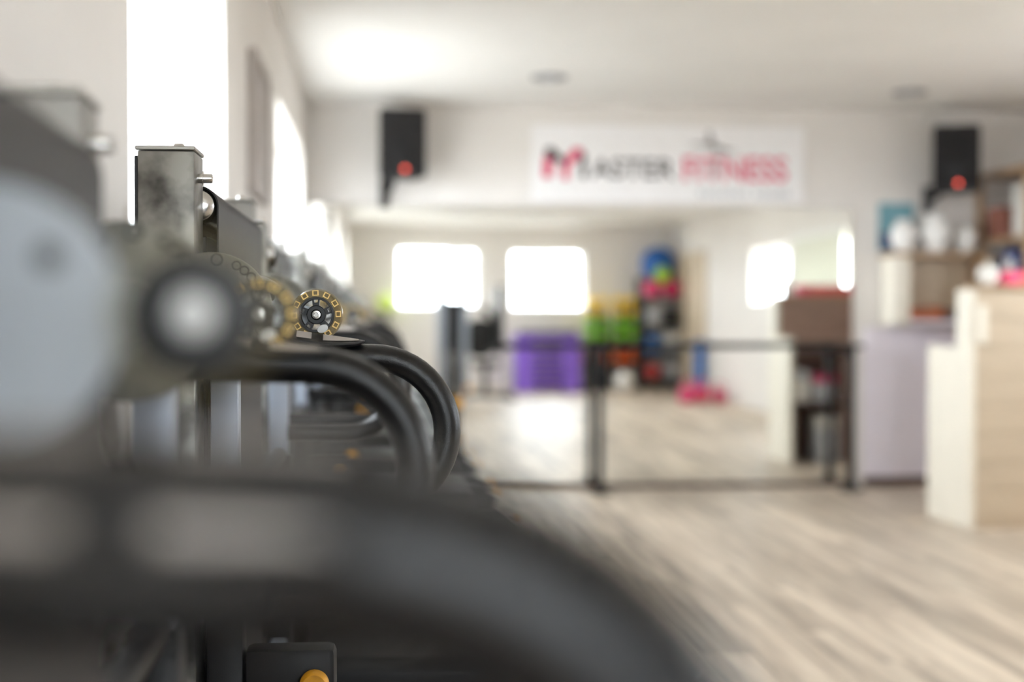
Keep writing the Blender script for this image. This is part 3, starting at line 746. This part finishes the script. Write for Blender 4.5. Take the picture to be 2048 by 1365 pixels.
# ball rack
br = empty('storage_rack', (4.22, -2.66, 0))
for (px, py, h) in ((-.3, .26, 1.38), (.3, .26, 1.38), (-.3, -.28, 1.69), (.3, -.28, 1.69), (-.3, -.02, 1.69), (.3, -.02, 1.69)):
    MB().box(px-.02, px+.02, py-.02, py+.02, 0, h, .003, 1).build('post', 'black_metal', br, smooth=False)
for z in (.12, .55, .98): MB().box(-.32, .32, -.30, .28, z, z+.02, .003, 1).build('shelf', 'black_metal', br, smooth=False)
MB().box(-.32, .32, .0, .28, 1.36, 1.38, .003, 1).build('shelf', 'black_metal', br, smooth=False)
MB().ring((0, -.15, 1.665), 'z', .13, .16, .025).build('ball_ring', 'black_metal', br)
MB().box(-.32, .32, -.165, -.135, 1.64, 1.664, .003, 1).build('cross_bar', 'black_metal', br, smooth=False)
tag(br, 'black storage rack holding balls and boxes, seen in the mirror', 'rack')
ball((4.22, -2.81, 1.90), .27, 'blue', 'large blue gym ball on top of the storage rack')
ball((4.07, -2.52, 1.52), .14, 'pink', 'light pink ball on the storage rack, the left one', 'pink balls')
ball((4.36, -2.52, 1.52), .14, 'magenta', 'dark pink ball on the storage rack, the right one', 'pink balls')
ball((4.215, -2.45, 1.73), .12, 'lime', 'lime ball resting on the two pink balls')
boxthing('storage_box', 'light_grey', 3.96, 4.20, -2.85, -2.5, 1.002, 1.28, 'pale grey box on the upper shelf of the storage rack', 'box', 'grey')
boxthing('storage_box', 'black_plastic', 4.24, 4.48, -2.85, -2.5, 1.002, 1.22, 'black box on the upper shelf of the storage rack', 'box', 'black_plastic')
boxthing('storage_box', 'sky', 3.96, 4.18, -2.85, -2.5, .572, .82, 'blue box on the middle shelf of the storage rack', 'box', 'sky')
boxthing('storage_box', 'light_grey', 4.26, 4.48, -2.85, -2.5, .572, .84, 'white box on the middle shelf of the storage rack', 'box', 'offwhite')
ball((4.08, -2.58, .272), .13, 'red', 'dull red ball on the lowest shelf of the storage rack', name='medicine_ball')
boxthing('storage_box', 'grey', 4.26, 4.48, -2.85, -2.5, .142, .38, 'grey box on the lowest shelf of the storage rack', 'box', 'light_grey')
# rolled blue mat leaning by the door, pink kettlebells
rm = empty('rolled_mat', (4.42, -.86, 0))
MB().lathe([(0, 0), (.075, 0), (.078, .004), (.078, .78), (.075, .784), (.05, .784), (.05, .775), (.03, .775), (.03, .784), (0, .784)], (0, 0, 0), 'z').build('roll', 'sky', rm)
for z in (.2, .55): MB().ring((0, 0, z), 'z', .077, .081, .03).build('strap', 'navy', rm)
tag(rm, 'blue rolled mat standing upright beside the door, seen in the mirror', 'mat')
def kettlebell(loc, m_, label, s_=1):
    r = empty('kettlebell', loc)
    MB().lathe([(0, 0), (.07*s_, 0), (.105*s_, .04*s_), (.12*s_, .10*s_), (.10*s_, .165*s_), (.05*s_, .20*s_), (0, .21*s_)], (0, 0, 0), 'z').build('bell', m_, r)
    MB().tube([(-.05*s_, 0, .17*s_), (-.07*s_, 0, .24*s_), (-.045*s_, 0, .285*s_), (.045*s_, 0, .285*s_), (.07*s_, 0, .24*s_), (.05*s_, 0, .17*s_)], .016*s_).build('handle', m_, r)
    tag(r, label, 'kettlebell', 'pink kettlebells')
kettlebell((3.95, .50, 0), 'pink', 'bright pink kettlebell on the floor, left of three in the mirror')
kettlebell((4.17, .36, 0), 'hot_pink', 'pale pink kettlebell on the floor, between two darker ones in the mirror', .95)
kettlebell((4.36, .55, 0), 'magenta', 'dark pink kettlebell on the floor, right of three in the mirror', .9)
bpy.context.view_layer.update()
